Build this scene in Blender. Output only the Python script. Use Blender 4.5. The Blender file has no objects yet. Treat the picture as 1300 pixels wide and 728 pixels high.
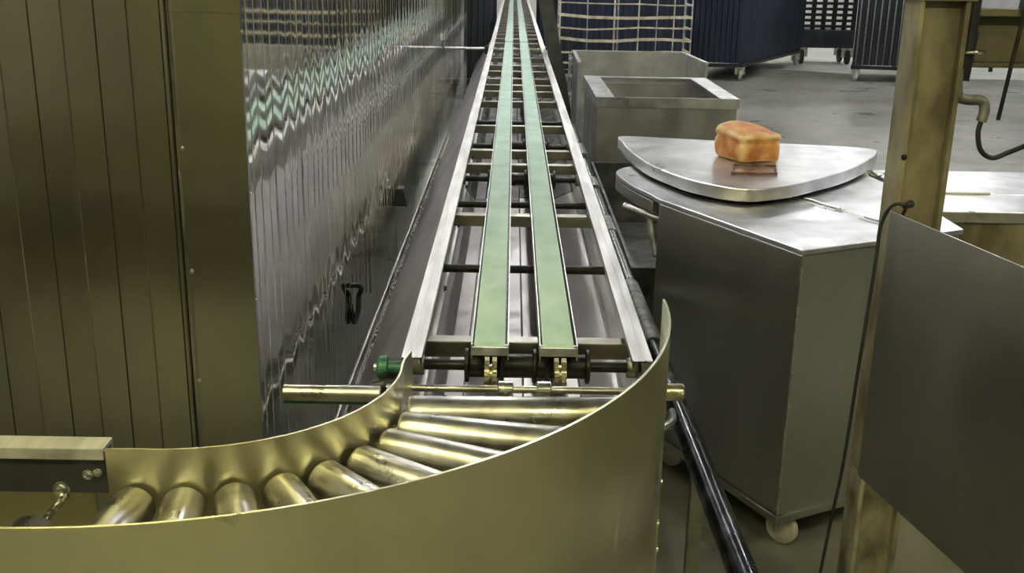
import bpy, math, random
from mathutils import Vector, Matrix
random.seed(7)
S = bpy.context.scene
COL = S.collection
PI = math.pi

# ------------------------------------------------------------------ materials
MATS = {}
def base_mat(name, rgb, rough=.5, metal=0.0):
    m = bpy.data.materials.new(name); m.use_nodes = True
    b = m.node_tree.nodes['Principled BSDF']
    b.inputs['Base Color'].default_value = (*rgb, 1)
    b.inputs['Roughness'].default_value = rough
    b.inputs['Metallic'].default_value = metal
    MATS[name] = m
    return m, m.node_tree, b

def noise(nt, scale, stretch=(1, 1, 1), detail=4, rot=(0, 0, 0)):
    tc = nt.nodes.new('ShaderNodeTexCoord'); mp = nt.nodes.new('ShaderNodeMapping')
    mp.inputs['Scale'].default_value = stretch; mp.inputs['Rotation'].default_value = rot
    n = nt.nodes.new('ShaderNodeTexNoise'); n.inputs['Scale'].default_value = scale
    n.inputs['Detail'].default_value = detail
    nt.links.new(tc.outputs['Object'], mp.inputs['Vector']); nt.links.new(mp.outputs[0], n.inputs['Vector'])
    return n.outputs['Fac']

def ramp(nt, fac, a, b, p0=.3, p1=.7):
    r = nt.nodes.new('ShaderNodeValToRGB')
    r.color_ramp.elements[0].position = p0; r.color_ramp.elements[1].position = p1
    r.color_ramp.elements[0].color = (*a, 1); r.color_ramp.elements[1].color = (*b, 1)
    nt.links.new(fac, r.inputs[0]); return r.outputs[0]

def rng(nt, fac, a, b, f0=.3, f1=.7):
    r = nt.nodes.new('ShaderNodeMapRange')
    r.inputs[1].default_value = f0; r.inputs[2].default_value = f1
    r.inputs[3].default_value = a; r.inputs[4].default_value = b
    nt.links.new(fac, r.inputs[0]); return r.outputs[0]

def worn(name, a, b, rough=(.3, .5), metal=0., scale=6, stretch=(1, 1, 1), rs=None, rstretch=None, bump=0, bscale=20, bstretch=(1, 1, 1), p=(.35, .65)):
    m, nt, bs = base_mat(name, a, rough[0], metal)
    nt.links.new(ramp(nt, noise(nt, scale, stretch, 6), a, b, *p), bs.inputs['Base Color'])
    nt.links.new(rng(nt, noise(nt, rs or scale * 1.7, rstretch or stretch, 5), rough[0], rough[1]), bs.inputs['Roughness'])
    if bump:
        bp = nt.nodes.new('ShaderNodeBump'); bp.inputs['Strength'].default_value = bump
        bp.inputs['Distance'].default_value = .003
        nt.links.new(noise(nt, bscale, bstretch, 1.5), bp.inputs['Height']); nt.links.new(bp.outputs[0], bs.inputs['Normal'])
    return m

worn('panel_steel', (.36, .35, .29), (.42, .41, .34), (.2, .24), 1, 2.2, (1, 1, .4), 3, (1, 1, .3), .06, 3)
worn('rib_steel', (.80, .80, .80), (.86, .86, .86), (.04, .065), 1, 5, (1, 1, .05), 2, (1, 3, .3), 0)
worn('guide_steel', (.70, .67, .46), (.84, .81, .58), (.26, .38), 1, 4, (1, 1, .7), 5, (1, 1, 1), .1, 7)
worn('roller_steel', (.36, .34, .28), (.64, .63, .58), (.24, .42), 1, 16, (1, 1, 1), 22, None, .04, 30)
worn('rail_steel', (.55, .54, .52), (.82, .81, .80), (.32, .5), 1, 30, (1, .12, 1), 30, None, .05, 40)
worn('cross_steel', (.24, .23, .19), (.36, .35, .30), (.3, .5), 1, 12)
worn('pan_steel', (.34, .32, .31), (.50, .48, .47), (.3, .48), 1, 4, (1, .3, 1), 9, None, .04, 12)
worn('dark_pan', (.05, .05, .048), (.16, .155, .15), (.35, .6), .6, 8)
worn('bin_steel', (.42, .42, .41), (.62, .62, .61), (.34, .44), 1, 5, (1, 1, 1), 6, None, .1, 6)
worn('chest_steel', (.48, .48, .44), (.56, .56, .52), (.30, .36), 1, 3, (1, 1, .5), 4)
worn('lid_steel', (.56, .56, .57), (.80, .80, .81), (.26, .44), 1, 9, (1, 1, 1), 7, None, .1, 7)
worn('screen_steel', (.46, .44, .38), (.56, .54, .47), (.30, .42), 1, 3, (1, 1, .5), 6, None, .03, 4)
worn('dark_metal', (.012, .012, .012), (.035, .034, .03), (.3, .55), .4, 30)
worn('black_pipe', (.015, .016, .02), (.20, .21, .23), (.1, .3), .7, 14, (1, 1, 1), 25, None, .06, 30, p=(.52, .75))
worn('grey_sleeve', (.12, .12, .12), (.30, .30, .29), (.4, .6), .5, 25, bump=.3, bscale=30)
worn('brass', (.44, .41, .27), (.60, .56, .40), (.25, .4), 1, 40)
worn('screw_steel', (.6, .6, .52), (.8, .8, .7), (.2, .3), 1, 50)
worn('belt_green', (.37, .53, .43), (.46, .62, .52), (.55, .75), 0, 14, (1, .6, 1), 30, None, .06, 90)
worn('post_paint', (.10, .08, .045), (.30, .27, .175), (.5, .75), .0, 8, (1, 1, .6), 9, None, .25, 25)
worn('old_paint', (.09, .08, .05), (.36, .34, .23), (.5, .75), .0, 14, (1, 1, .6), 9, None, .3, 25)
worn('beam_paint', (.10, .09, .055), (.17, .155, .095), (.55, .8), .0, 5, bump=.1)
worn('rubber', (.012, .012, .013), (.03, .03, .03), (.45, .7), 0, 20)
worn('wheel_white', (.45, .44, .38), (.65, .63, .55), (.5, .6), 0, 20)
worn('navy_cover', (.007, .013, .027), (.015, .025, .05), (.45, .7), .0, 5, (1, 1, .3), bump=.1)
worn('charcoal_cover', (.012, .015, .02), (.025, .03, .037), (.45, .7), .0, 5, (1, 1, .3), bump=.1)
worn('rack_dark', (.012, .013, .018), (.03, .03, .035), (.4, .6), .3, 20)
worn('rack_wood', (.42, .36, .24), (.68, .62, .47), (.6, .8), 0, 12, bump=.2)
worn('rack_bar', (.30, .31, .33), (.5, .5, .5), (.3, .5), .8, 20)
worn('crust', (.50, .16, .04), (.78, .42, .16), (.55, .75), 0, 16, (1, 1, 1), 20, None, .5, 45, p=(.40, .65))
worn('green_paint', (.02, .10, .06), (.05, .20, .12), (.35, .5), .1, 30)
worn('handle_wire', (.10, .04, .03), (.25, .12, .10), (.4, .6), .2, 40)
worn('dark_green_post', (.035, .036, .028), (.06, .058, .045), (.5, .7), .2, 12)
worn('wall_white', (.70, .69, .62), (.80, .79, .70), (.7, .9), 0, 1.5)
worn('wall_olive', (.34, .33, .20), (.40, .39, .24), (.7, .9), 0, 1.5)
worn('wall_grey', (.30, .30, .30), (.38, .38, .38), (.7, .9), 0, 1.5)
worn('ceiling_paint', (.26, .26, .25), (.32, .32, .31), (.7, .9), 0, 1.5)
worn('crate_white', (.75, .75, .72), (.82, .82, .8), (.4, .6), 0, 6)
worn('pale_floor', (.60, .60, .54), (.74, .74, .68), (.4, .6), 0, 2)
worn('machine_blue', (.01, .015, .05), (.02, .03, .09), (.4, .6), .1, 8)

def crust_mat():
    nt = M_['crust'].node_tree; b = nt.nodes['Principled BSDF']; old = b.inputs['Base Color'].links[0].from_socket
    at = nt.nodes.new('ShaderNodeAttribute'); at.attribute_name = 'pale'
    ml = nt.nodes.new('ShaderNodeMath'); ml.operation = 'MULTIPLY'
    nt.links.new(at.outputs['Fac'], ml.inputs[0]); nt.links.new(rng(nt, noise(nt, 22, (1, 1, 1), 4), .25, 1.0, .35, .6), ml.inputs[1])
    mx = nt.nodes.new('ShaderNodeMix'); mx.data_type = 'RGBA'; mx.inputs[7].default_value = (.86, .66, .36, 1)
    nt.links.new(ml.outputs[0], mx.inputs[0]); nt.links.new(old, mx.inputs[6]); nt.links.new(mx.outputs[2], b.inputs['Base Color'])
M_ = MATS
crust_mat()
def scratch(name):
    nt = MATS[name].node_tree; b = nt.nodes['Principled BSDF']; old = b.inputs['Roughness'].links[0].from_socket
    f = rng(nt, noise(nt, 34, (1, 1, .16), 3, (.5, .3, .2)), 0, 1, .70, .73)
    mx = nt.nodes.new('ShaderNodeMix'); mx.inputs[3].default_value = .62
    nt.links.new(f, mx.inputs[0]); nt.links.new(old, mx.inputs[2]); nt.links.new(mx.outputs[0], b.inputs['Roughness'])
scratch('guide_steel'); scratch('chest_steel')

def floor_mat():
    m, nt, b = base_mat('concrete', (.3, .3, .27), .4)
    c1 = ramp(nt, noise(nt, .7, (1, 1, 1), 6), (.21, .21, .175), (.31, .31, .27), .35, .65)
    c2 = ramp(nt, noise(nt, 6, (1, 1, 1), 8), (.75, .75, .75), (1, 1, 1), .3, .6)
    mx = nt.nodes.new('ShaderNodeMix'); mx.data_type = 'RGBA'; mx.blend_type = 'MULTIPLY'; mx.inputs[0].default_value = 1
    nt.links.new(c1, mx.inputs[6]); nt.links.new(c2, mx.inputs[7]); nt.links.new(mx.outputs[2], b.inputs['Base Color'])
    nt.links.new(rng(nt, noise(nt, 1.3, (1, 1, 1), 6), .22, .55), b.inputs['Roughness'])
    bp = nt.nodes.new('ShaderNodeBump'); bp.inputs['Strength'].default_value = .08
    nt.links.new(noise(nt, 30, (1, 1, 1), 4), bp.inputs['Height']); nt.links.new(bp.outputs[0], b.inputs['Normal'])
floor_mat()

def emit(name, rgb, s):
    m, nt, b = base_mat(name, rgb, .5)
    b.inputs['Emission Color'].default_value = (*rgb, 1); b.inputs['Emission Strength'].default_value = s
emit('tube_white', (.97, .98, 1.0), 26)
emit('tube_yellow', (1.0, .95, .58), 31)
M = MATS

# ------------------------------------------------------------------ mesh builder
class MB:
    def __init__(s): s.v = []; s.f = []; s.sm = []
    def add(s, vs, fs, smooth=False):
        o = len(s.v); s.v += [tuple(v) for v in vs]
        for f in fs: s.f.append(tuple(i + o for i in f)); s.sm.append(smooth)
        return s
    def box(s, x0, x1, y0, y1, z0, z1):
        return s.add([(x0, y0, z0), (x1, y0, z0), (x1, y1, z0), (x0, y1, z0), (x0, y0, z1), (x1, y0, z1), (x1, y1, z1), (x0, y1, z1)],
                     [(0, 3, 2, 1), (4, 5, 6, 7), (0, 1, 5, 4), (1, 2, 6, 5), (2, 3, 7, 6), (3, 0, 4, 7)])
    def bar(s, p, q, w, h, up=(0, 0, 1)):
        p = Vector(p); q = Vector(q); d = (q - p).normalized(); side = d.cross(Vector(up))
        if side.length < 1e-4: side = d.cross(Vector((1, 0, 0)))
        side.normalize(); u = side.cross(d)
        vs = []
        for c in (p, q):
            for a, b in ((-1, -1), (1, -1), (1, 1), (-1, 1)): vs.append(c + side * a * w / 2 + u * b * h / 2)
        return s.add(vs, [(0, 1, 2, 3), (7, 6, 5, 4), (0, 4, 5, 1), (1, 5, 6, 2), (2, 6, 7, 3), (3, 7, 4, 0)])
    def tube(s, p, q, r, r2=None, n=20, cap=True):
        return s.path([p, q], r, n, cap, r2)
    def path(s, pts, r, n=10, cap=True, r2=None):
        pts = [Vector(p) for p in pts]; k = len(pts); rings = []; side = None
        for i, p in enumerate(pts):
            d = (pts[min(i + 1, k - 1)] - pts[max(i - 1, 0)]).normalized()
            if side is None:
                side = d.cross(Vector((0, 0, 1)))
                if side.length < .05: side = d.cross(Vector((1, 0, 0)))
            else: side = side - d * side.dot(d)
            side.normalize(); u = d.cross(side)
            rr = r if (r2 is None) else r + (r2 - r) * i / (k - 1)
            rings.append([p + (side * math.cos(2 * PI * j / n) + u * math.sin(2 * PI * j / n)) * rr for j in range(n)])
        vs = [v for ring in rings for v in ring]
        fs = [(i * n + j, i * n + (j + 1) % n, (i + 1) * n + (j + 1) % n, (i + 1) * n + j) for i in range(k - 1) for j in range(n)]
        s.add(vs, fs, True)
        if cap: s.add(rings[0], [tuple(range(n))[::-1]]); s.add(rings[-1], [tuple(range(n))])
        return s
    def lathe(s, p, q, prof, n=28):
        """prof: list of (distance along p->q, radius)"""
        p = Vector(p); d = (Vector(q) - p).normalized(); side = d.cross(Vector((0, 0, 1)))
        if side.length < .05: side = d.cross(Vector((1, 0, 0)))
        side.normalize(); u = d.cross(side)
        for (a, ra), (b, rb) in zip(prof[:-1], prof[1:]):
            r1 = [p + d * a + (side * math.cos(2 * PI * j / n) + u * math.sin(2 * PI * j / n)) * ra for j in range(n)]
            r2 = [p + d * b + (side * math.cos(2 * PI * j / n) + u * math.sin(2 * PI * j / n)) * rb for j in range(n)]
            s.add(r1 + r2, [(j, (j + 1) % n, n + (j + 1) % n, n + j) for j in range(n)], True)
        return s
    def prism(s, poly, z0, z1, smooth=False):
        n = len(poly)
        vs = [(x, y, z0) for x, y in poly] + [(x, y, z1) for x, y in poly]
        s.add(vs, [tuple(range(n))[::-1], tuple(range(n, 2 * n))])
        s.add(vs, [(i, (i + 1) % n, n + (i + 1) % n, n + i) for i in range(n)], smooth)
        return s
    def sheet(s, line, t, z0, z1, smooth=True):
        """vertical sheet metal following a plan polyline, thickness t to the left"""
        n = len(line); nr = []
        for i in range(n):
            a = Vector(line[max(i - 1, 0)]); b = Vector(line[min(i + 1, n - 1)]); d = (b - a).normalized(); nr.append(Vector((-d.y, d.x)))
        A = [Vector(p) for p in line]; B = [A[i] + nr[i] * t for i in range(n)]
        zz0 = z0 if callable(z0) else (lambda i: z0); zz1 = z1 if callable(z1) else (lambda i: z1)
        vs = [(a.x, a.y, zz0(i)) for i, a in enumerate(A)] + [(a.x, a.y, zz1(i)) for i, a in enumerate(A)] + \
             [(b.x, b.y, zz0(i)) for i, b in enumerate(B)] + [(b.x, b.y, zz1(i)) for i, b in enumerate(B)]
        for i in range(n - 1):
            s.add([vs[i], vs[i + 1], vs[n + i + 1], vs[n + i]], [(0, 1, 2, 3)], smooth)
            s.add([vs[2 * n + i], vs[2 * n + i + 1], vs[3 * n + i + 1], vs[3 * n + i]], [(3, 2, 1, 0)], smooth)
            s.add([vs[n + i], vs[n + i + 1], vs[3 * n + i + 1], vs[3 * n + i]], [(0, 1, 2, 3)])
            s.add([vs[i], vs[i + 1], vs[2 * n + i + 1], vs[2 * n + i]], [(3, 2, 1, 0)])
        for i in (0, n - 1): s.add([vs[i], vs[n + i], vs[3 * n + i], vs[2 * n + i]], [(0, 1, 2, 3)])
        return s
    def build(s, name, mat, parent=None, bevel=0, weld=True):
        me = bpy.data.meshes.new(name)
        off = Vector(parent_origin(parent))
        me.from_pydata([tuple(Vector(v) - off) for v in s.v], [], s.f)
        for p, sm in zip(me.polygons, s.sm): p.use_smooth = sm
        if weld:
            import bmesh
            bm = bmesh.new(); bm.from_mesh(me); bmesh.ops.remove_doubles(bm, verts=bm.verts, dist=1e-5)
            bmesh.ops.recalc_face_normals(bm, faces=bm.faces)
            if any(s.sm):
                for e in bm.edges:
                    if len(e.link_faces) == 2 and e.calc_face_angle(0) > math.radians(40): e.smooth = False
            bm.to_mesh(me); bm.free()
        me.materials.append(M[mat])
        o = bpy.data.objects.new(name, me); COL.objects.link(o)
        if parent: o.parent = parent
        if bevel:
            b = o.modifiers.new('bevel', 'BEVEL'); b.width = bevel; b.segments = 2; b.limit_method = 'ANGLE'; b.angle_limit = math.radians(50)
        return o

def parent_origin(p):
    o = Vector((0, 0, 0))
    while p is not None: o = o + p.location; p = p.parent
    return o

def thing(name, label, cat, loc=(0, 0, 0), group=None):
    o = bpy.data.objects.new(name, None); COL.objects.link(o); o.location = loc
    o.empty_display_size = .1
    return tag(o, label, cat, group)
def tag(o, label, cat, group=None, kind=None):
    o['label'] = label; o['category'] = cat
    if group: o['group'] = group
    if kind: o['kind'] = kind
    return o
def struct(name, mb, mat, label=None):
    o = mb.build(name, mat); o['kind'] = 'structure'
    if label: o['label'] = label
    return o
def copy_tree(o, parent=None):
    c = o.copy(); COL.objects.link(c)
    if parent: c.parent = parent
    for ch in o.children: copy_tree(ch, c)
    return c
def spline(pts, k=6, closed=False):
    out = []; n = len(pts)
    P = [Vector(p) for p in pts]
    segs = n if closed else n - 1
    for i in range(segs):
        if closed: a, b, c, d = P[(i - 1) % n], P[i], P[(i + 1) % n], P[(i + 2) % n]
        else: a, b, c, d = P[max(i - 1, 0)], P[i], P[i + 1], P[min(i + 2, n - 1)]
        for j in range(k):
            t = j / k
            out.append(.5 * ((2 * b) + (c - a) * t + (2 * a - 5 * b + 4 * c - d) * t * t + (3 * b - a - 3 * c + d) * t ** 3))
    if not closed: out.append(P[-1])
    return out
def caster(root, x, y, r=.05, top=.15, wheel='wheel_white', rot=0, zbase=0):
    """swivel caster part with its wheel as sub-part"""
    m = MB(); ax = Vector((math.cos(rot), math.sin(rot), 0)); c = Vector((x, y, zbase + r))
    m.lathe((x, y, top), (x, y, top - .02), [(0, 0), (0, r * .85), (.008, r * .9), (.012, r * .6), (.02, 0)], 18)
    for s in (-1, 1): m.bar(c + ax * s * r * .42, (x + ax.x * s * r * .42, y + ax.y * s * r * .42, top - .01), r * .08, r * .9, up=ax)
    f = m.build('caster', 'screw_steel', root)
    w = MB().lathe(c - ax * r * .3, c + ax * r * .3, [(0, 0), (0, r * .35), (r * .06, r * .88), (r * .12, r), (r * .48, r), (r * .54, r * .88), (r * .6, r * .35), (r * .6, 0)], 22)
    w.build('wheel', wheel, f)
    return f
def screw(root, p, n, r=.005, mat='screw_steel', name='screw'):
    p = Vector(p); n = Vector(n).normalized()
    return MB().lathe(p, p + n, [(0, 0), (0, r * 1.5), (r * .25, r * 1.5), (r * .3, r), (r * .9, r * .9), (r * 1.1, r * .4), (r * 1.1, 0)], 12).build(name, mat, root)

# ------------------------------------------------------------------ room
XL, XR, YB, YF, ZC = -2.6, 9.5, -3.6, 25.0, 5.2
struct('floor', MB().box(XL, XR, YB, YF, -.1, 0), 'concrete')
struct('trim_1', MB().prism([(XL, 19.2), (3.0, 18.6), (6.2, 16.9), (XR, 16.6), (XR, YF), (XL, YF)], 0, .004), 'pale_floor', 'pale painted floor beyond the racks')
struct('ceiling', MB().box(XL, XR, YB, YF, ZC, ZC + .1), 'ceiling_paint')
struct('wall_far', MB().box(XL, XR, YF, YF + .1, 0, ZC), 'wall_white')
struct('wall_near', MB().box(XL, XR, YB - .1, YB, 0, ZC), 'wall_olive')
struct('wall_left', MB().box(XL - .1, XL, YB, YF, 0, ZC), 'wall_grey')
struct('wall_right', MB().box(XR, XR + .1, YB, YF, 0, ZC), 'wall_grey')

# ------------------------------------------------------------------ ribbed steel cabinet on the left
cab = thing('proofing_cabinet', 'long ribbed stainless steel cabinet wall left of the belt conveyor', 'cabinet', (-1.6, 2.5, 0))
FX, FY, CT = -.612, 2.456, 4.2
MB().box(XL + .05, FX - .02, FY + .02, 13.8, 0, CT).build('cabinet_body', 'chest_steel', cab)
# side panel: folded ribs facing the conveyor
# thin sheet with gentle oil-canning ripples and a fine raised seam bead between the narrow strips
m = MB(); yy = FY + .004; ph = 0; dx = 0; pts = [(FX, yy)]
while yy < 13.8:
    L = random.uniform(.13, .22); sl = random.uniform(.007, .0135)
    for k in range(1, 13):
        t = k / 12
        pts.append((FX + dx + sl * L / (2 * PI) * (1 - math.cos(2 * PI * t)), yy + L * t))
    yy += L
pts = [p for p in pts if p[1] <= 13.8]
n = len(pts)
m.add([(p[0], p[1], .02) for p in pts] + [(p[0], p[1], CT) for p in pts], [(i, i + 1, n + i + 1, n + i) for i in range(n - 1)], True)
yy = FY + .06
while yy < 13.75:
    h_ = random.uniform(.0012, .0022)
    m.add([(FX - .001, yy, .02), (FX + h_, yy + .0008, .02), (FX + h_, yy + .0018, .02), (FX - .001, yy + .0026, .02),
           (FX - .001, yy, CT), (FX + h_, yy + .0008, CT), (FX + h_, yy + .0018, CT), (FX - .001, yy + .0026, CT)], [(0, 1, 5, 4), (1, 2, 6, 5), (2, 3, 7, 6)])
    yy += random.uniform(.07, .11)
m.build('ribbed_side', 'rib_steel', cab)
m = MB()
xs = [-2.55]
while xs[-1] < -.78: xs.append(xs[-1] + .0735)
for i, (a, b) in enumerate(zip(xs[:-1], xs[1:])):
    b = min(b, -.775); o1 = .0012 * (i % 2); o2 = .0012 * ((i + 1) % 2)
    pl = [(a, FY - o1), (b - .004, FY - o2), (b - .002, FY - o2 + (.004 if i % 2 else -.003)), (b, FY - .0012 * ((i + 1) % 2))]
    for p, q in zip(pl[:-1], pl[1:]): m.add([(p[0], p[1], .02), (q[0], q[1], .02), (q[0], q[1], CT), (p[0], p[1], CT)], [(0, 1, 2, 3)])
m.build('grooved_front', 'panel_steel', cab)
# corner flashing with its overlap joint and screws
fl = MB().prism([(-.775, FY + .002), (-.770, FY - .007), (-.764, FY - .003), (-.758, FY - .004), (FX + .003, FY - .004), (FX + .003, FY + .012), (FX - .01, FY + .012), (-.7, FY + .004)], .02, 1.545).build('corner_flashing', 'panel_steel', cab, .001)
MB().prism([(-.775, FY + .001), (-.770, FY - .009), (-.764, FY - .005), (-.758, FY - .006), (FX + .005, FY - .006), (FX + .005, FY + .014), (FX - .01, FY + .014), (-.7, FY + .004)], 1.54, CT).build('corner_flashing', 'panel_steel', cab, .001)
for z in (1.575, 1.235, .94, .66, .38): screw(fl, (-.757, FY - .004, z + .0), (0, -1, 0), .0042)
for z in (1.5, 1.13, .87, .6): screw(fl, (FX + .003, FY + .006, z), (1, 0, 0), .003)
# small bracket and door hook fixed to the ribbed side
MB().add([(FX, 5.5, .41), (FX + .07, 5.5, .41), (FX + .07, 5.62, .41), (FX, 5.62, .41), (FX + .015, 5.52, .50), (FX + .05, 5.52, .50), (FX + .05, 5.6, .50), (FX + .015, 5.6, .50)],
         [(0, 3, 2, 1), (4, 5, 6, 7), (0, 1, 5, 4), (1, 2, 6, 5), (2, 3, 7, 6), (3, 0, 4, 7)]).build('bracket', 'dark_metal', cab, .004)
MB().path(spline([(FX + .002, 3.93, .455), (FX + .03, 3.95, .45), (FX + .035, 4.0, .42), (FX + .02, 4.03, .38), (FX + .02, 4.0, .33), (FX + .012, 3.95, .30), (FX + .01, 3.92, .34), (FX + .002, 3.93, .38)], 5), .010, 8).build('door_hook', 'dark_metal', cab)
MB().box(FX, FX + .035, 13.68, 13.83, 0, CT).build('end_trim', 'rib_steel', cab, .003)
MB().tube((FX - .02, 13.95, 0), (FX - .02, 13.95, CT), .03, n=14).build('corner_pipe', 'rail_steel', cab)

# ------------------------------------------------------------------ belt conveyor
X0, X1, ZT = -.211, .289, .9  # outer rail faces and belt level
cv = thing('belt_conveyor', 'long steel bed conveyor with two narrow pale green belts', 'conveyor', (.04, 2.0, 0))
YE = 23.8
def rail(x_out, sgn):
    # C channel: flange on top, lip, tall web on the outer side
    w = .040; pr = [(0, 0), (w, 0), (w, -.014), (w - .003, -.014), (w - .003, -.003), (.003, -.003), (.003, -.15), (.03, -.15), (.03, -.153), (0, -.153)]
    m = MB(); n = len(pr)
    y0 = 1.99
    vs = [(x_out + sgn * a, y0, ZT + .006 + b) for a, b in pr] + [(x_out + sgn * a, YE, ZT + .006 + b) for a, b in pr]
    for i in range(n): m.add([vs[i], vs[(i + 1) % n], vs[n + (i + 1) % n], vs[n + i]], [(0, 1, 2, 3)])
    # raised centre swage along the flange
    m.box(min(x_out + sgn * .012, x_out + sgn * .018), max(x_out + sgn * .012, x_out + sgn * .018), y0, YE, ZT + .005, ZT + .0075)
    return m.build('side_rail', 'rail_steel', cv)
rail(X0, 1); rail(X1, -1)
for (a, b) in ((-.070, -.006), (.072, .137)):
    for (y0, y1) in ((2.085, 10.5), (10.58, YE)):
        # belt: endless loop, top run, nose and return run
        pts = [(y1, ZT)] + [(y0 + .012 - .012 * math.sin(t * PI / 8), ZT - .012 + .012 * math.cos(t * PI / 8)) for t in range(0, 9)] + [(y1, ZT - .024)]
        m = MB()
        for p, q in zip(pts[:-1], pts[1:]): m.add([(a, p[0], p[1]), (b, p[0], p[1]), (b, q[0], q[1]), (a, q[0], q[1])], [(0, 1, 2, 3)])
        for p, q in zip(pts[:-1], pts[1:]): m.add([(a, p[0], p[1] - .0 ), (b, p[0], p[1]), (b, q[0], q[1]), (a, q[0], q[1])], [])
        ob = m.build('belt', 'belt_green', cv)
        sd = ob.modifiers.new('solid', 'SOLIDIFY'); sd.thickness = .003; sd.offset = 0
        g = MB()
        for (p, q) in ((a - .006, a - .0035), (b + .0055, b + .008)): g.box(p, q, y0 - .006, y1, ZT - .03, ZT + .003)
        g.box(a - .006, b + .008, y0 - .008, y0 - .005, ZT - .02, ZT - .002)
        g.build('belt_guide', 'rail_steel', cv)
        MB().box(a - .0034, b + .0054, y0 + .02, y1, ZT - .034, ZT - .029).build('slide_bed', 'dark_metal', cv)
        MB().tube((a - .004, y0 + .012, ZT - .012), (b + .006, y0 + .012, ZT - .012), .0095, n=14).build('nose_roller', 'screw_steel', cv)
cy = [2.20, 3.40, 4.30, 4.63, 5.35, 6.30, 6.80, 7.15, 7.55, 8.05, 8.5, 9.2, 10.1] + [10.8 + .62 * i for i in range(20)]
for y in cy:
    m = MB().box(X0 + .004, X1 - .004, y, y + .028, ZT - .072, ZT - .036).box(X0 + .004, X1 - .004, y - .0, y + .04, ZT - .038, ZT - .035)
    m.build('cross_member', 'cross_steel', cv, .0015)
for y in (3.0, 3.85, 5.9, 7.4, 8.9):
    MB().tube((X0 + .01, y, .80), (X1 - .01, y, .80), .012, n=14).build('return_roller', 'dark_metal', cv)
    MB().tube((X0 + .01, y + .09, .775), (X1 - .01, y + .09, .775), .006, n=12).build('tie_rod', 'cross_steel', cv)
for y in (2.16, 4.2, 4.98, 6.55, 8.3, 9.7, 11.6, 13.5, 15.5, 17.5):
    z = .826
    ds = MB().tube((X0 + .012, y, z), (X1 - .004, y, z), .0115, n=18).build('belt_drive_shaft', 'dark_metal', cv)
    MB().tube((-.085, y, z), (.168, y, z), .026, n=26).build('drum', 'dark_metal', ds)
    for x in (-.087, -.012, .058, .085, .172):
        MB().lathe((x - .005, y, z), (x + .005, y, z), [(0, 0), (0, .034), (.002, .037), (.008, .037), (.01, .034), (.01, 0)]).build('flange', 'dark_metal', ds)
    for x in (X0 + .02, X1 - .02):
        MB().tube((x - .012, y, z), (x + .012, y, z), .024, n=8).build('bearing', 'cross_steel', ds)
# folded return pan below the belts
zp = .69
prof = [(X0 + .02, zp + .05), (X0 + .028, zp + .045), (-.150, zp + .01), (-.146, zp), (-.105, zp), (-.10, zp + .012), (-.055, zp + .012), (-.05, zp), (.035, zp), (.04, zp + .014), (.082, zp + .014), (.087, zp), (.17, zp), (.175, zp + .008), (.255, zp + .045), (X1 - .012, zp + .05)]
y = 2.02
while y < YE:
    e = min(y + 2.4, YE); m = MB()
    for p, q in zip(prof[:-1], prof[1:]): m.add([(p[0], y, p[1]), (q[0], y, q[1]), (q[0], e - .01, q[1]), (p[0], e - .01, p[1])], [(0, 1, 2, 3)])
    ob = m.build('return_pan', 'pan_steel' if y < 4 else 'dark_pan', cv); sd = ob.modifiers.new('solid', 'SOLIDIFY'); sd.thickness = .003  # pan sections beyond the first use a darker material
    y = e
for y in (2.5, 5.2, 7.9, 10.6, 13.3, 16.0, 18.7):
    for x in (X0 + .015, X1 - .015):
        lg = MB().box(x - .018, x + .018, y - .018, y + .018, .01, ZT - .14).build('leg', 'cross_steel', cv, .002)
        MB().lathe((x, y, 0), (x, y, .03), [(0, 0), (0, .035), (.01, .035), (.02, .012), (.03, .012), (.03, 0)], 16).build('foot', 'dark_metal', lg)
    MB().box(X0 + .03, X1 - .03, y - .012, y + .012, .28, .31).build('leg_brace', 'cross_steel', cv)
m = MB()
for y0_, y1_ in ((2.1, 5.0), (5.01, 8.0), (8.01, 11.0), (11.01, 13.6)):
    m.add([(X0 - .002, y0_, .78), (X0 - .002, y1_, .78), (-.455, y1_, .40), (-.455, y0_, .40)], [(0, 1, 2, 3)])
ob = m.build('side_apron', 'pan_steel', cv); sd = ob.modifiers.new('solid', 'SOLIDIFY'); sd.thickness = .003
# clamps on the rails
for y in (2.62, 3.3, 3.9, 4.5):
    screw(cv, (X0 + .045, y, .856), (1, 0, 0), .007, 'dark_metal', 'bolt')

# chain hung on an angle bar low beside the cabinet
ch = thing('chain_run', 'rusty loose chain on a low angle bar beside the ribbed cabinet', 'chain', (-.47, 2.3, 0))
MB().box(-.50, -.494, 2.2, 8.3, .34, .375).box(-.50, -.46, 2.2, 8.3, .335, .340).build('angle_bar', 'cross_steel', ch)
for y in (2.6, 5.3, 8.0): MB().box(-.50, -.48, y - .015, y + .015, 0, .336).build('stand', 'cross_steel', ch)
m = MB(); y = 2.3; k = 0
while y < 7.2:
    z = .352 + .012 * math.sin(y * 9) + random.uniform(-.003, .003); x = -.474 + random.uniform(-.006, .006)
    ring = []
    for t in range(10):
        a = 2 * PI * t / 9
        l = .030 * math.cos(a); w = .011 * math.sin(a)
        ring.append((x + (w if k % 2 else 0), y + l, z + (0 if k % 2 else w)))
    m.path(ring, .0038, 6, False); y += .043; k += 1
m.build('chain', 'grey_sleeve', ch)

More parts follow.
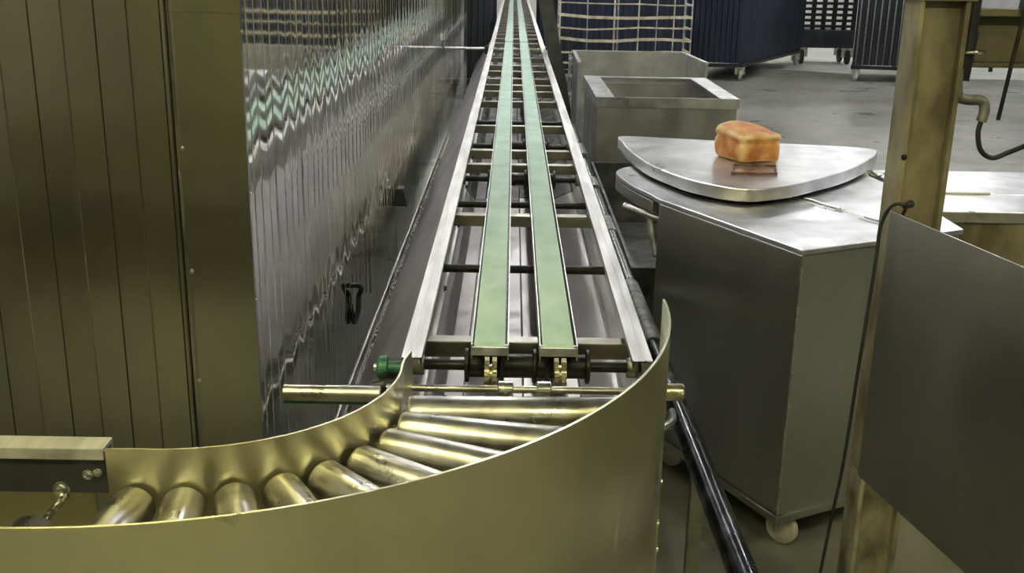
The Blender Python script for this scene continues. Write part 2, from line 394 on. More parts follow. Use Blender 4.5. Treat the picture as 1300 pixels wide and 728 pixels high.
# ------------------------------------------------------------------ roller curve
CX, CY, RI, RO = -.53, 1.8, .337, .805
rc = thing('roller_curve', 'curved roller conveyor bend with tall brushed steel outer guard', 'conveyor', (CX, CY, 0))
def arc(R, a0, a1, n=40): return [(CX + R * math.cos(math.radians(a0 + (a1 - a0) * i / n)), CY + R * math.sin(math.radians(a0 + (a1 - a0) * i / n))) for i in range(n + 1)]
lo = arc(RO, 1.5, -90, 64) + [(-.8, CY - RO), (-1.3, CY - RO), (-1.9, CY - RO)]
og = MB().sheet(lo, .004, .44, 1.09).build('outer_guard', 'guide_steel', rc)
li = [(CX + RI + .008, 1.90), (CX + RI + .004, 1.875), (CX + RI, 1.85)] + arc(RI, 4, -92, 48) + [(-.60, CY - RI - .001)]
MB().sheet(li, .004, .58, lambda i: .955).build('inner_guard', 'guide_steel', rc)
# base plate ring under the rollers
a1 = arc(RO - .004, 1.5, -90, 48); a2 = arc(RI + .004, 1.5, -90, 48)
m = MB()
for i in range(48): m.add([(*a1[i], .62), (*a1[i + 1], .62), (*a2[i + 1], .62), (*a2[i], .62)], [(0, 1, 2, 3)])
m.build('base_plate', 'cross_steel', rc)
RR = .033; ZR = .9 - RR
angs = [1 - 11.95 * i for i in range(9)]
for a in angs:
    c, s = math.cos(math.radians(a)), math.sin(math.radians(a))
    pt = lambda r: (CX + r * c, CY + r * s, ZR)
    ro = MB().lathe(pt(RI + .012), pt(RO - .012), [(0, .010), (0.001, .024), (.002, .030), (.006, .0328), (.010, RR), (.43, RR), (.434, .031), (.436, .010)], 40).build('roller', 'roller_steel', rc)
    MB().tube(pt(RI - .004), pt(RO + .002), .007, n=10).build('axle', 'screw_steel', ro)
# drive shaft at the transfer with chain wheels and collars
ds = MB().tube((-.235, 1.94, .862), (.345, 1.94, .862), .0072, n=16).build('transfer_shaft', 'roller_steel', rc)
MB().lathe((.272, 1.94, .862), (.345, 1.94, .862), [(0, 0), (0, .013), (.03, .013), (.032, .017), (.07, .017), (.073, .014), (.073, 0)], 24).build('shaft_end', 'brass', ds)
for xa, xb in ((-.018, .012), (.058, .086)):
    MB().lathe((xa, 1.94, .862), (xb, 1.94, .862), [(0, 0), (0, .015), (.002, .017), (xb - xa - .002, .017), (xb - xa, .015), (xb - xa, 0)]).build('collar', 'screw_steel', ds)
for x in (-.041, -.026, .098, .113):
    m = MB(); n = 14
    for k in range(n):  # toothed disc
        pass
    prof = []
    for k in range(n * 4):
        a = 2 * PI * k / (n * 4); r = .036 if k % 4 in (0, 1) else .031
        prof.append((2.005 + r * math.cos(a), .866 + r * math.sin(a)))
    N = len(prof); vs = [(x - .0045, p, q) for p, q in prof] + [(x + .0045, p, q) for p, q in prof]
    m.add(vs, [tuple(range(N)), tuple(range(N, 2 * N))[::-1]] + [(i, (i + 1) % N, N + (i + 1) % N, N + i) for i in range(N)])
    m.build('chain_wheel', 'brass', rc)
for x in (-.0335, .1055):
    MB().tube((x - .012, 2.005, .866), (x + .012, 2.005, .866), .022, n=16).build('hub', 'brass', rc)
# bolts on the outer guard
for a, z in ((-7, .79), (-13, .755), (-11, .69), (-25, .655), (-40, .69)):
    c, s = math.cos(math.radians(a)), math.sin(math.radians(a))
    screw(og, (CX + (RO + .001) * c, CY + (RO + .001) * s, z), (c, s, 0), .007, name='bolt')
m = MB()
for a, z, r_ in ((-31, .845, .007), (-31.5, .83, .005), (-30.6, .82, .006), (-31.2, .808, .008), (-30.9, .795, .005)):
    c, s = math.cos(math.radians(a)), math.sin(math.radians(a))
    m.lathe((CX + RO * c, CY + RO * s, z), (CX + (RO + .1) * c, CY + (RO + .1) * s, z), [(-.004, r_), (.001, r_ * .9), (.003, r_ * .5), (.0035, 0)], 10)
m.build('weld_spots', 'screw_steel', og)
for (x, y) in ((.18, 1.72), (-.2, 1.2), (-.53, 1.06), (-.36, 1.6)):
    MB().box(x - .018, x + .018, y - .018, y + .018, 0, .622).build('leg', 'cross_steel', rc, .002)
MB().path(spline([(.262, 1.85, .80), (.30, 1.92, .79), (.34, 2.02, .765), (.36, 2.15, .73)], 5), .008, 10).build('stay_rod', 'screw_steel', rc)
# loose idler outside the inner guard with its green and red bearing
idr = thing('idler_roller', 'short polished steel roller sticking out toward the ribbed cabinet', 'roller', (-.33, 1.93, .85))
MB().lathe((-.435, 1.93, .852), (-.245, 1.93, .852), [(0, 0), (0, .014), (.002, .016), (.188, .016), (.19, .014), (.19, 0)], 28).build('roller', 'roller_steel', idr)
MB().tube((-.435, 1.935, .834), (-.25, 1.935, .834), .007, n=12).build('lower_rod', 'green_paint', idr)
gb = thing('chain_tensioner', 'small dark green chain tensioner by the left conveyor rail end', 'machine', (-.25, 2.0, .86))
MB().lathe((-.262, 2.02, .872), (-.215, 2.02, .872), [(0, 0), (0, .02), (.004, .024), (.02, .024), (.022, .014), (.047, .014), (.047, 0)], 22).build('housing', 'green_paint', gb)
MB().lathe((-.268, 1.985, .845), (-.215, 1.985, .845), [(0, 0), (0, .012), (.015, .016), (.053, .016), (.053, 0)], 18).build('bearing', 'dark_metal', gb)
screw(gb, (-.262, 2.02, .872), (-1, 0, 0), .008, name='bolt')
MB().box(-.245, -.214, 1.95, 2.06, .80, .86).build('bracket', 'dark_metal', gb, .002)
screw(gb, (-.236, 1.95, .885), (0, -1, 0), .005, 'dark_metal', 'knob')

# straight roller conveyor leading off to the left
sc = thing('straight_roller_conveyor', 'straight roller conveyor entering from the lower left edge', 'conveyor', (-1.2, 1.3, 0))
chn = MB().box(-1.9, -.605, 1.462, 1.505, .945, .953).box(-1.9, -.605, 1.462, 1.467, .934, .947).box(-1.9, -.605, 1.500, 1.505, .86, .95).build('side_channel', 'rail_steel', sc, .0015)
MB().box(-1.9, -.605, 1.474, 1.500, .873, .938).build('channel_web', 'dark_green_post', sc, .001)
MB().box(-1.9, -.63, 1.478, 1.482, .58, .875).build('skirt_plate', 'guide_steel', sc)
for x in (-.678, -.83, -.98, -1.15, -1.3, -1.45, -1.6):
    ro = MB().lathe((x, 1.372, ZR - .006), (x, 1.01, ZR - .006), [(0, .009), (.004, .010), (.004, .027), (0, .028), (0, .031), (.004, RR), (.36, RR), (.362, .01)], 36).build('roller', 'roller_steel', sc)
    MB().tube((x, 1.476, ZR - .004), (x, 1.0, ZR - .004), .0065, n=10).build('axle', 'screw_steel', ro)
    MB().lathe((x, 1.371, ZR - .006), (x, 1.369, ZR - .006), [(0, .0265), (.0015, .0265), (.0015, .031), (0, .031)], 30).build('end_ring', 'rubber', ro)
    screw(sc, (x, 1.474, ZR + .012), (0, -1, 0), .009, name='bolt')
screw(sc, (-.635, 1.473, .905), (0, -1, 0), .006, name='bolt'); screw(sc, (-.620, 1.473, .908), (0, -1, 0), .005, name='bolt')
for x in (-.75, -1.75):
    for y in (1.05, 1.49): MB().box(x - .018, x + .018, y - .018 , y + .018, 0, .84 if y < 1.2 else .58).build('leg', 'cross_steel', sc, .002)
MB().box(-1.9, -.62, 1.0, 1.006, .80, .90).build('near_channel', 'cross_steel', sc)

# ------------------------------------------------------------------ pipes right of the conveyor
pp = thing('black_pipe', 'glossy black scuffed pipe running low along the right of the conveyor', 'pipe', (.42, 2.2, 0))
MB().tube((.425, .9, .648), (.42, 2.95, .602), .027, n=32).tube((.42, 3.5, .585), (.42, 7.4, .555), .024, n=24).build('pipe', 'black_pipe', pp)
MB().tube((.42, 2.9, .603), (.42, 3.55, .584), .031, n=26).build('sleeve', 'grey_sleeve', pp)
for y0, y1 in ((4.3, 4.6), (5.2, 5.45), (6.1, 6.5)): MB().tube((.42, y0, .578), (.42, y1, .572), .028, n=20).build('sleeve', 'grey_sleeve', pp)
for y, z in ((2.12, .59), (4.0, .55), (6.7, .53)): MB().box(.405, .435, y - .012, y + .012, 0, z).build('stand', 'cross_steel', pp, .002)

# ------------------------------------------------------------------ chest with hinged lids (right)
F = Vector((.79, 2.785)); A = Vector((-.444, .896)); B = Vector((.892, .452))
def q(a, b, z=None):
    p = F + A * a + B * b
    return (p.x, p.y) if z is None else (p.x, p.y, z)
chs = thing('ingredient_chest', 'large grey steel wheeled chest with hinged top and tubular push bar', 'chest', (.9, 3.2, 0))
body = [q(.005, .005), q(.005, .60), (1.327, 3.66), (1.18, 3.78), q(.70, .35), q(.70, .005)]
MB().prism(body, .115, .913).build('chest_body', 'chest_steel', chs, .004)
MB().prism([q(-.004, -.002), q(-.004, .605), q(.05, .61), q(.05, .0)], .10, .125).prism([q(-.004, -.004), q(.70, -.004), q(.70, .04), q(0, .04)], .10, .125).build('bottom_rim', 'chest_steel', chs, .003)
topo = [q(-.004, -.003), q(.36, -.003), q(.70, 0)] + [tuple(v) for v in spline([(.462, 3.47), (.415, 3.62), (.386, 3.78), (.385, 3.86), (.42, 3.94), (.484, 3.99)], 5)] + [(.9, 4.05), (1.3, 3.93)]
near = [q(-.004, -.003), q(-.004, .434)]
hinge_far = q(1.16, .434)
MB().prism([q(-.004, -.003), q(-.004, .432), q(1.17, .432), (.60, 4.06)] + topo[3:-2][::-1] + [q(.70, -.003)], .915, .93).build('near_lid', 'lid_steel', chs, .003)
MB().prism([q(-.004, .438), q(-.004, .605), (1.334, 3.66), (1.30, 3.93), (.72, 4.10), q(1.17, .438)], .915, .93).build('far_lid', 'lid_steel', chs, .003)
MB().prism([q(.735, .004), q(.735, .33), (.60, 4.05)] + topo[3:-2][::-1], .872, .913).build('end_flange', 'chest_steel', chs, .003)
for a0 in (.06, .33, .62):
    h = MB().tube(q(a0, .435, .934), q(a0 + .16, .435, .934), .006, n=10)
    for b0 in (.41, .44): h.prism([q(a0, b0), q(a0 + .16, b0), q(a0 + .16, b0 + .022), q(a0, b0 + .022)], .929, .932)
    h.build('hinge', 'lid_steel', chs)
# welded corner bead
MB().path([(*q(-.002, .0), .12), (*q(-.006, -.004), .35), (*q(-.003, -.001), .6), (*q(-.005, -.004), .88)], .004, 8).build('corner_bead', 'screw_steel', chs)
# push bar
hb = MB().path([(.398, 3.625, .852), (.772, 2.965, .852)], .0145, 18).build('push_bar', 'roller_steel', chs)
MB().path(spline([(.772, 2.965, .852), (.778, 2.93, .83), (.79, 2.87, .775), (.793, 2.84, .73)], 4), .014, 12).bar((.785, 2.90, .80), (.797, 2.82, .69), .018, .03).build('bar_bracket', 'grey_sleeve', hb)
MB().path([(.47, 3.50, .852), (.475, 3.47, .80), (.49, 3.43, .73)], .014, 12).build('bar_bracket', 'grey_sleeve', hb)
for p in (q(.05, .07), q(.62, .06), q(.06, .52), q(.66, .33)): caster(chs, p[0], p[1], .05, .113, 'wheel_white', .8)

# half round lid lying over the chest
lidpts = [(.444, 4.336), (.62, 4.31), (.79, 4.27), (1.10, 4.215), (1.381, 4.143), (1.385, 4.03), (1.282, 3.84), (1.16, 3.66), (1.024, 3.51), (.87, 3.37), (.724, 3.32), (.60, 3.43), (.515, 3.62), (.469, 3.8), (.440, 4.05), (.437, 4.2)]
ld = thing('curved_lid', 'bright curved steel lid lying on the chest under the bread loaf', 'lid', (.9, 3.9, .93))
lp = [tuple(v) for v in spline(lidpts, 5, True)]
MB().prism(lp, .942, .985, True).build('lid_plate', 'lid_steel', ld, .004)
def loop_handle(p, mat='handle_wire'):
    return MB().path(spline([Vector(p[0]), Vector(p[0]) * .9 + Vector(p[1]) * .1, Vector(p[1]) * .9 + Vector(p[0]) * .1, Vector(p[1]), Vector(p[1]) * .8 + Vector(p[2]) * .2, Vector(p[2]) * .8 + Vector(p[1]) * .2, Vector(p[2]), Vector(p[2]) * .9 + Vector(p[3]) * .1, Vector(p[3]) * .9 + Vector(p[2]) * .1, Vector(p[3]), Vector(p[3]) * .8 + Vector(p[0]) * .2, Vector(p[0]) * .8 + Vector(p[3]) * .2, Vector(p[0])], 2), .0045, 8).build('wire_handle', mat, ld)
loop_handle([(.775, 3.70, .991), (.922, 3.69, .991), (.89, 3.545, .991), (.742, 3.545, .991)])
loop_handle([(.53, 4.27, .989), (.63, 4.25, .989), (.63, 4.22, 1.0), (.54, 4.24, 1.0)], 'screw_steel')
loop_handle([(1.13, 4.15, .989), (1.24, 4.12, .989), (1.24, 4.10, 1.003), (1.13, 4.13, 1.003)], 'handle_wire')
MB().path(spline([(1.285, 3.82, .955), (1.30, 3.79, .945), (1.33, 3.80, .945), (1.36, 3.84, .945)], 4), .005, 8).build('hook', 'screw_steel', ld)

# loaf of bread: rounded block with a crowned, unevenly baked top
import bmesh
from mathutils import noise as mnoise
def loaf():
    bm = bmesh.new(); bmesh.ops.create_cube(bm, size=1)
    bmesh.ops.subdivide_edges(bm, edges=bm.edges[:], cuts=15, use_grid_fill=True)
    W, D, Hh = .172, .205, .088
    edge = []
    for v in bm.verts:
        p = v.co.copy(); e = 9.0
        k = max((abs(p.x * 2) ** e + abs(p.y * 2) ** e + abs(p.z * 2) ** e) ** (1 / e), 1e-6)
        ss = sorted((abs(p.x * 2), abs(p.y * 2), abs(p.z * 2)))
        edge.append(max(0, min(1, (ss[1] - .72) / .2)))
        p = p * (max(abs(p.x), abs(p.y), abs(p.z)) * 2 / k)
        u = p.z + .5
        sx = .95 + .05 * u - .07 * math.exp(-((u - .74) / .07) ** 2)
        co = Vector((p.x * W * sx, p.y * D * sx, u * Hh))
        if u > .5: co.z += (u - .5) * .055 * (1 - (2 * p.x) ** 2 * .5) * (1 + 1.0 * p.y)
        n = mnoise.noise(co * 14) * .006 + mnoise.noise(co * 40) * .0015
        if u > .03: co += Vector((p.x, p.y, p.z)).normalized() * n
        v.co = co
    zmin = min(v.co.z for v in bm.verts)
    for v in bm.verts: v.co.z -= zmin
    me = bpy.data.meshes.new('bread_loaf'); bm.to_mesh(me); bm.free()
    for f in me.polygons: f.use_smooth = True
    at = me.attributes.new('pale', 'FLOAT', 'POINT')
    for i, e in enumerate(edge): at.data[i].value = e
    me.materials.append(M['crust'])
    o = bpy.data.objects.new('bread_loaf', me); COL.objects.link(o)
    return o
lf = loaf(); lf.location = (.855, 3.865, .9855); lf.rotation_euler = (0, 0, math.radians(20))
tag(lf, 'golden square loaf of bread standing on the curved steel lid', 'bread')

# second chest partly behind the column
c2 = thing('steel_worktop_chest', 'flat topped steel chest at the right edge behind the olive column', 'chest', (1.8, 3.6, 0))
MB().box(1.352, 2.25, 3.295, 3.97, .12, .9).build('chest_body', 'post_paint', c2, .004)
MB().box(1.345, 2.255, 3.285, 3.555, .895, .93).build('near_lid', 'lid_steel', c2, .003)
MB().box(1.345, 2.255, 3.562, 3.98, .895, .93).build('far_lid', 'lid_steel', c2, .003)
for x in (1.42, 1.75): MB().tube((x, 3.558, .933), (x + .2, 3.558, .933), .006, n=10).build('hinge', 'lid_steel', c2)
for x in (1.42, 2.18):
    for y in (3.36, 3.9): caster(c2, x, y, .05, .121, 'wheel_white')

# ------------------------------------------------------------------ open bins behind
bb = thing('rimmed_steel_bin', 'square steel dough bin with a wide folded top rim', 'bin', (.93, 7.1, 0))
x0, x1, y0, y1, zt, zb = .515, 1.355, 6.48, 7.69, .88, .1
w = MB().box(x0, x1, y0, y0 + .012, zb, zt - .05).box(x0, x1, y1 - .012, y1, zb, zt - .05).box(x0, x0 + .012, y0 + .012, y1 - .012, zb, zt - .05).box(x1 - .012, x1, y0 + .012, y1 - .012, zb, zt - .05).box(x0 + .012, x1 - .012, y0 + .012, y1 - .012, zb, zb + .01)
w.build('bin_body', 'bin_steel', bb, .002)
r = MB().box(x0 - .012, x0 + .10, y0 - .012, y1 + .012, zt - .008, zt).box(x1 - .10, x1 + .012, y0 - .012, y1 + .012, zt - .008, zt).box(x0 + .10, x1 - .10, y0 - .012, y0 + .02, zt - .008, zt).box(x0 + .10, x1 - .10, y1 - .06, y1 + .012, zt - .008, zt)
r.box(x0 - .012, x1 + .012, y0 - .012, y0 - .008, zt - .06, zt).box(x0 - .012, x0 - .008, y0, y1, zt - .06, zt).box(x1 + .008, x1 + .012, y0, y1, zt - .06, zt).box(x0 - .012, x1 + .012, y1 + .008, y1 + .012, zt - .06, zt)
r.build('rim', 'lid_steel', bb, .002)
for x in (x0 + .08, x1 - .08):
    for y in (y0 + .08, y1 - .08): caster(bb, x, y, .045, .105)
ba = thing('open_steel_bin', 'open topped steel trough without a front wall behind the rimmed bin', 'bin', (1.05, 9.2, 0))
w = MB().prism([(.52, 8.66), (.545, 8.66), (.56, 9.83), (.54, 9.83)], .1, .88).prism([(1.555, 8.80), (1.58, 8.80), (1.535, 9.83), (1.515, 9.83)], .1, .88).box(.54, 1.535, 9.80, 9.83, .1, .88).prism([(.53, 8.70), (1.57, 8.84), (1.53, 9.81), (.55, 9.81)], .1, .12).prism([(.53, 8.66), (1.575, 8.80), (1.575, 8.815), (.53, 8.68)], .1, .42)
w.build('bin_body', 'bin_steel', ba, .002)
w = MB().bar((.532, 8.655, .883), (.548, 9.835, .883), .03, .012).bar((1.57, 8.795, .883), (1.525, 9.835, .883), .03, .012).bar((.53, 9.82, .883), (1.545, 9.82, .883), .03, .012)
w.build('rim', 'lid_steel', ba)
for p in ((.64, 8.8), (1.46, 8.92), (.64, 9.7), (1.42, 9.7)): caster(ba, p[0], p[1], .045, .102)

# ------------------------------------------------------------------ column, panel, cable, beam, conduit
pc = thing('steel_column', 'olive painted worn steel channel column at the right', 'column', (.98, 2.53, 0))
ch_ = [(.918, 2.50), (.930, 2.50), (.930, 2.525), (1.022, 2.525), (1.022, 2.50), (1.034, 2.50), (1.034, 2.60), (.918, 2.60)]
MB().prism(ch_, .40, ZC).build('upper_shaft', 'post_paint', pc, .0015)
MB().prism(ch_, 0, .40).build('lower_shaft', 'old_paint', pc, .0015)
MB().box(.905, 1.045, 2.495, 2.61, 1.592, 1.60).build('splice_plate', 'post_paint', pc, .001)
MB().box(.86, 1.09, 2.45, 2.66, 0, .015).build('base_plate', 'old_paint', pc, .002)
for z in (1.47, 1.36, 1.16, 1.13): screw(pc, (1.034, 2.53, z), (1, 0, 0), .006, 'dark_metal', 'bolt')
screw(pc, (.924, 2.50, 1.235), (0, -1, 0), .005, 'dark_metal', 'bolt')
pn = thing('screen_panel', 'large plain grey steel screen panel in front of the column', 'panel', (1.0, 1.9, .43))
pa = Vector((.889, 2.452)); pd = Vector((.2, -.98)).normalized(); pq = pa + pd * 1.25
n_ = Vector((pd.y, -pd.x)) * .004
MB().prism([tuple(pa), tuple(pq), tuple(pq - n_), tuple(pa - n_)], .432, 1.117).build('sheet', 'screen_steel', pn, .0008)
for s_ in (1.18,):
    c = pa + pd * s_ - n_ * 5
    MB().box(c.x - .015, c.x + .015, c.y - .015, c.y + .015, 0, 1.0).build('support_post', 'cross_steel', pn)
ca = thing('power_cable', 'thin black cable hanging down the left edge of the grey screen panel', 'cable', (.9, 2.44, .9))
MB().path(spline([(.935, 2.49, 1.10), (.915, 2.43, 1.135), (.89, 2.445, 1.13), (.872, 2.452, 1.08), (.868, 2.445, 1.0), (.864, 2.45, .85), (.860, 2.455, .7), (.858, 2.46, .58), (.858, 2.48, .42), (.85, 2.50, .25), (.84, 2.52, .01)], 6), .0045, 8).build('cable_run', 'rubber', ca)
MB().lathe((.915, 2.43, 1.134), (.945, 2.46, 1.134), [(0, 0), (0, .008), (.03, .009), (.034, .005), (.034, 0)], 12).build('plug', 'rubber', ca)
bmw = thing('cross_beam', 'horizontal olive steel beam running right from the column', 'beam', (1.8, 2.65, 1.5))
MB().box(1.035, 2.75, 2.605, 2.70, 1.555, 1.572).box(1.035, 2.75, 2.605, 2.70, 1.436, 1.446).box(1.035, 2.75, 2.645, 2.655, 1.446, 1.556).build('beam', 'beam_paint', bmw, .002)
MB().box(2.62, 2.72, 2.60, 2.70, 0, 1.44).build('end_post', 'beam_paint', bmw, .002)
rd = thing('hanging_rod', 'thin dark rod hanging down in front of the olive cross beam', 'rod', (1.12, 2.55, 1.4))
MB().tube((1.205, 2.58, 1.70), (1.168, 2.58, 1.315), .005, n=10).build('rod', 'dark_metal', rd)
MB().bar((1.15, 2.588, 1.69), (1.26, 2.588, 1.69), .02, .02).bar((1.205, 2.588, 1.69), (1.205, 2.612, 1.565), .02, .02).build('hanger', 'dark_metal', rd)
cd = thing('conduit', 'dark lumpy conduit and elbow fixed along the right of the column', 'pipe', (1.06, 2.55, 1.4))
MB().tube((1.078, 2.56, 2.6), (1.062, 2.56, 1.50), .017, n=16).tube((1.052, 2.575, 2.6), (1.047, 2.575, 1.44), .011, n=12).tube((1.064, 2.56, 1.52), (1.055, 2.555, 1.41), .019, n=16).build('riser', 'rack_dark', cd)
MB().path(spline([(1.035, 2.53, 1.44), (1.038, 2.53, 1.40), (1.045, 2.53, 1.375), (1.07, 2.53, 1.368), (1.095, 2.53, 1.368), (1.107, 2.53, 1.36), (1.110, 2.53, 1.34), (1.106, 2.53, 1.318)], 4), .0125, 12).build('elbow', 'grey_sleeve', cd)
MB().path([(1.035, 2.535, 1.475), (1.095, 2.535, 1.478)], .004, 8).build('clamp', 'screw_steel', cd)
hs = thing('black_hose', 'black hose looping from the elbow to the right picture edge', 'hose', (1.2, 2.53, 1.25))
MB().path(spline([(1.106, 2.53, 1.3178), (1.103, 2.53, 1.29), (1.115, 2.53, 1.25), (1.145, 2.53, 1.232), (1.18, 2.53, 1.245), (1.21, 2.49, 1.275), (1.235, 2.46, 1.31), (1.28, 2.44, 1.37), (1.34, 2.44, 1.43)], 6), .006, 10).build('hose', 'rubber', hs)
vt = thing('filter_canister', 'grey rounded canister with a black hose at the right edge', 'canister', (1.24, 2.5, 1.2))
MB().lathe((1.262, 2.52, 1.14), (1.272, 2.52, 1.5), [(0, 0), (0, .018), (.02, .030), (.1, .034), (.16, .034), (.2, .02), (.36, .012), (.36, 0)], 24).build('shell', 'bin_steel', vt)
MB().path(spline([(1.245, 2.49, 1.20), (1.225, 2.48, 1.16), (1.225, 2.48, 1.12), (1.25, 2.48, 1.09), (1.30, 2.48, 1.08)], 5), .006, 8).build('hose', 'rubber', vt)
MB().bar((1.272, 2.55, 1.49), (1.272, 2.62, 1.50), .02, .03).build('bracket', 'dark_metal', vt)

tr = thing('shade_filler', 'added dark trolley in the shade behind the wheeled chest', 'filler', (.9, 5, 0))
MB().box(.475, 1.3, 4.02, 6.3, .12, .16).box(.475, .49, 4.02, 6.3, .16, .52).box(1.285, 1.3, 4.02, 6.3, .16, .52).box(.49, 1.285, 4.02, 4.035, .16, .52).box(.49, 1.285, 6.285, 6.3, .16, .52).build('tub', 'dark_pan', tr, .003)  # dark open box added in place of the shadowed floor behind the chest
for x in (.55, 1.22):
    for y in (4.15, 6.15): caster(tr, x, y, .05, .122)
# dark leaning post
lpn = thing('leaning_post', 'dark slanting steel bar just right of the far conveyor', 'post', (.5, 10, 0))
MB().bar((.55, 10.0, 0.0), (.12, 10.0, 2.15), .125, .08, up=(0, 1, 0)).build('bar', 'dark_green_post', lpn)
MB().box(.47, .63, 9.92, 10.08, 0, .02).build('foot', 'dark_metal', lpn)

# ------------------------------------------------------------------ racks in the background
def covered_rack(label, quad, mat, zb=.2, h=2.0, wheel='wheel_white', pitch=.075, group='dark covered racks'):
    if len(quad) == 4 and not isinstance(quad[0], tuple):
        x0, x1, y0, y1 = quad; quad = ((x0, y0), (x1, y0), (x1, y1), (x0, y1))
    cx_ = sum(p[0] for p in quad) / 4; cy_ = sum(p[1] for p in quad) / 4
    t = thing('covered_rack', label, 'rack', (cx_, cy_, 0), group)
    pl = []
    def side(ax, ay, bx, by):
        L = math.hypot(bx - ax, by - ay); n = max(2, int(L / pitch)); nx, ny = (by - ay) / L, -(bx - ax) / L
        for i in range(n):
            for u, o in ((0, 0), (.15, .016), (.45, .016), (.6, 0)):
                s = (i + u) / n; pl.append((ax + (bx - ax) * s + nx * o, ay + (by - ay) * s + ny * o))
    for i in range(4): side(*quad[i], *quad[(i + 1) % 4])
    MB().prism(pl, zb + .06, h).build('cover', mat, t)
    m = MB()
    for i in range(4):
        p_, q_ = quad[i], quad[(i + 1) % 4]; m.bar((*p_, zb + .025), (*q_, zb + .025), .06, .05)
    m.build('base_frame', 'rack_dark', t, .004)
    for p_ in quad: caster(t, p_[0] * .93 + cx_ * .07, p_[1] * .93 + cy_ * .07, min(.085, zb * .45), zb + .005, wheel)
    return t
covered_rack('dark covered rack with a pale caster right of the slatted rack', ((2.45, 15.95), (3.32, 15.9), (4.93, 18.8), (3.95, 19.3)), 'navy_cover')
covered_rack('navy covered rack directly behind the slatted rack', (.60, 2.3, 14.6, 15.6), 'navy_cover')
covered_rack('narrow dark rack left of the far end of the conveyor', (-1.25, -.30, 14.15, 15.6), 'charcoal_cover', .1)
covered_rack('dark rack set far back beside the left conveyor rail', (-1.25, -.30, 17.6, 18.9), 'navy_cover')
covered_rack('dark rack filling the gap right of the far conveyor end', (.42, 1.4, 18.4, 19.6), 'navy_cover')
covered_rack('dark covered rack set back beside the tray rack', (3.9, 4.75, 21.2, 22.4), 'charcoal_cover')
# rack with pale upright bars
t = covered_rack('dark rack with pale upright bars left of the column', ((5.06, 16.2), (6.3, 16.0), (6.65, 17.2), (5.46, 17.4)), 'charcoal_cover', .18)
for i in range(13):
    x = 5.08 + i * .096; yb_ = 16.165 - (x - 5.06) * .165
    MB().tube((x, yb_, .24), (x, yb_, 1.95), .011, n=8).build('upright_bar', 'rack_bar', t)
# open tray rack, light showing between the trays
t = thing('tray_rack', 'black tray rack with light showing between its stacked trays', 'rack', (4.6, 18.6, 0))
m = MB()
for x in (4.96, 5.14, 5.32, 5.50, 5.68, 5.84): m.box(x - .035, x + .035, 18.9, 18.95, .3, 2.0)
m.build('upright_frame', 'rack_dark', t)
for k in range(16):
    z = .62 + k * .095
    MB().box(4.94, 5.86, 18.88, 19.0, z, z + .045).build('tray', 'rack_dark', t)
MB().box(4.93, 5.87, 18.86, 19.5, .28, .58).build('base_box', 'charcoal_cover', t, .01)
for x in (5.0, 5.8):
    for y in (18.95, 19.4): caster(t, x, y, .12, .285, 'rubber')
# slatted rack
sr = thing('slatted_rack', 'open rack of bent pale slats behind the steel bins', 'rack', (1.3, 13.2, 0))
ux = [.553, .877, 1.195, 1.235, 1.477, 1.689, 1.892, 2.105]
for i, x in enumerate(ux):
    MB().tube((x, 13.0, 0.05), (x + random.uniform(-.01, .01), 13.0, 1.9), .009 if i not in (2, 3) else .011, n=8).build('upright', 'rack_bar' if i % 2 else 'rack_wood', sr)
for x in (.553, 2.105): MB().tube((x, 13.55, .05), (x, 13.55, 1.9), .014, n=8).build('upright', 'rack_bar', sr)
for z, w_ in ((.34, .02), (.48, .03), (.62, .03), (.765, .045), (.895, .025), (1.03, .045), (1.17, .02), (1.31, .04), (1.45, .03), (1.6, .04), (1.8, .03)):
    pts = [(x, 12.982, z + random.uniform(-.018, .018)) for x in (.55, .88, 1.2, 1.5, 1.8, 2.11)]
    m = MB()
    for a, b in zip(pts[:-1], pts[1:]): m.bar(a, b, .014, w_ * .75)
    m.build('slat', 'rack_wood', sr)
    MB().bar((.553, 13.0, z), (.553, 13.55, z), .02, .02).bar((2.105, 13.0, z), (2.105, 13.55, z), .02, .02).build('side_slat', 'rack_wood', sr)
MB().box(.54, 2.12, 12.99, 13.02, .0, .06).box(.54, 2.12, 13.53, 13.56, .0, .06).build('base_bar', 'rack_bar', sr)
# grey ladder beside the bins
lad = thing('wheeled_step', 'small grey step frame between the conveyor and the open bin', 'step', (.47, 11, 0))
m = MB()
for x in (.60, .80): m.bar((x, 11.4, 0), (x, 11.4, .72), .03, .03)
m.build('side_frame', 'rack_bar', lad)
for z in (.12, .3, .48, .66): MB().box(.59, .81, 11.3, 11.5, z, z + .025).build('tread', 'bin_steel', lad)
# rod and fittings beyond the cabinet
rdp = thing('wall_rod', 'pale horizontal rod between the cabinet end and the conveyor', 'rod', (-.4, 10.2, .8))
MB().tube((-.60, 9.6, .905), (-.24, 9.6, .905), .012, n=12).build('rod', 'rail_steel', rdp)
MB().box(-.245, -.215, 9.57, 9.63, .86, .93).build('clamp', 'dark_metal', rdp)

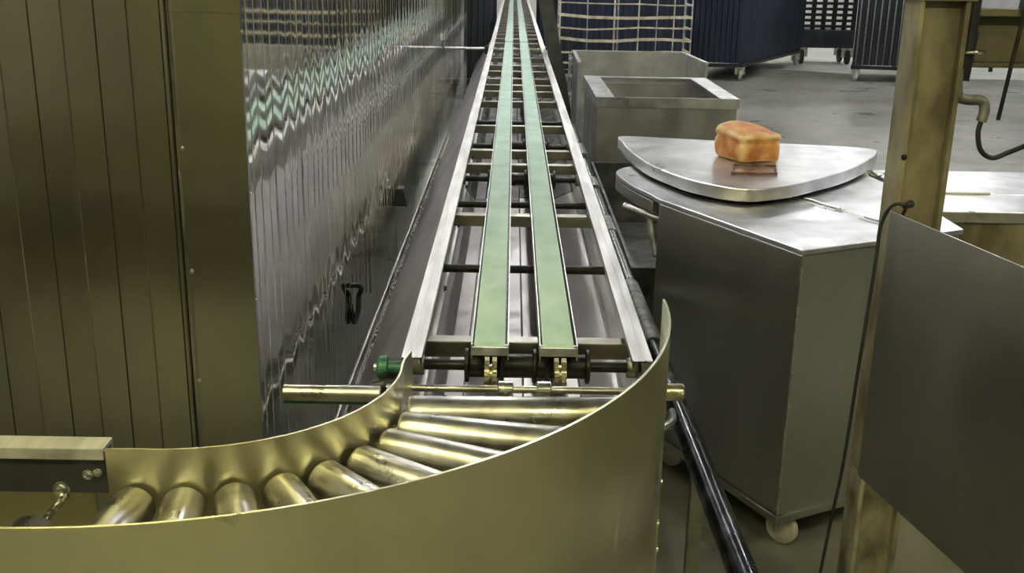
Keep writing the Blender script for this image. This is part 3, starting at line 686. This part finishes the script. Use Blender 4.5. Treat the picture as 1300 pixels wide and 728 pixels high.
# blue machine and far shelving on the right
bm_ = thing('blue_machine', 'small dark blue machine far off at the right edge', 'machine', (8.2, 16, 0))
MB().box(7.95, 8.9, 15.6, 16.6, 0.12, .95).build('housing', 'machine_blue', bm_, .05)
MB().tube((7.75, 15.9, .72), (8.0, 15.9, .72), .12, n=20).build('motor', 'machine_blue', bm_)
for x in (8.05, 8.8):
    for y in (15.7, 16.5): MB().box(x - .03, x + .03, y - .03, y + .03, 0, .13).build('leg', 'rack_dark', bm_)
fr = thing('low_rail', 'low dark guard rail in front of the bright far wall', 'rail', (6.8, 18, 0))
MB().bar((6.2, 18, .72), (8.8, 18, .72), .05, .06).build('top_bar', 'rack_dark', fr)
for x in (6.3, 6.75, 7.2, 7.9, 8.6): MB().bar((x, 18, 0), (x, 18, .72), .05, .05, up=(0, 1, 0)).build('upright', 'rack_dark', fr)

# ------------------------------------------------------------------ ceiling lights
def lamp(label, x, y, z, L, mat, group, along='y'):
    t = thing('ceiling_lamp', label, 'lamp', (x, y, ZC), group)
    if along == 'y': bx = (x - .09, x + .09, y - L / 2, y + L / 2)
    else: bx = (x - L / 2, x + L / 2, y - .09, y + .09)
    MB().box(*bx, z + .05, z + .09).build('housing', 'wall_white', t, .004)
    for s in (-.045, .045):
        p = ((x + s, y - L / 2 + .05, z + .03), (x + s, y + L / 2 - .05, z + .03)) if along == 'y' else ((x - L / 2 + .05, y + s, z + .03), (x + L / 2 - .05, y + s, z + .03))
        MB().tube(*p, .02, n=10).build('tube', mat, t)
    for s in (-L / 3, L / 3):
        q_ = (x, y + s) if along == 'y' else (x + s, y)
        MB().tube((*q_, z + .08), (*q_, ZC), .006, n=6).build('suspension_rod', 'screw_steel', t)
    return t
for x in (.2, 3.6, 7.0):
    for y in (5.5, 9.0, 12.5, 16.0, 19.5, 22.5):
        lamp('white fluorescent ceiling lamp over the bakery hall', x, y, 3.6, 1.5, 'tube_white', 'white fluorescent ceiling lamps')
for x, y in ((-.9, -.6), (1.3, -.6), (3.4, 1.2), (-1.6, 1.0)):
    lamp('yellowish tube lamp over the near end of the conveyor', x, y, 3.4, 1.3, 'tube_yellow', 'yellowish tube lamps', 'x')

# ------------------------------------------------------------------ world, camera
w = bpy.data.worlds.new('world'); S.world = w; w.use_nodes = True
w.node_tree.nodes['Background'].inputs[0].default_value = (.6, .62, .6, 1)
w.node_tree.nodes['Background'].inputs[1].default_value = .05

cam = bpy.data.cameras.new('camera'); co = bpy.data.objects.new('camera', cam); COL.objects.link(co); S.camera = co
cam.sensor_width = 36; cam.lens = 36 * 1360 / 1300; cam.clip_start = .05; cam.clip_end = 100
# rows = world axes in camera space
R = Matrix(((.99985286, -.01689428, -.00297453), (.00210781, .29308145, -.95608515), (.01702415, .9559382, .29307393)))
co.matrix_world = Matrix.Translation((0, 0, 1.667)) @ R.to_4x4()
S.view_settings.view_transform = 'Standard'; S.view_settings.look = 'None'
S.view_settings.gamma = 1; S.view_settings.use_curve_mapping = False
S.view_settings.exposure = 1.42
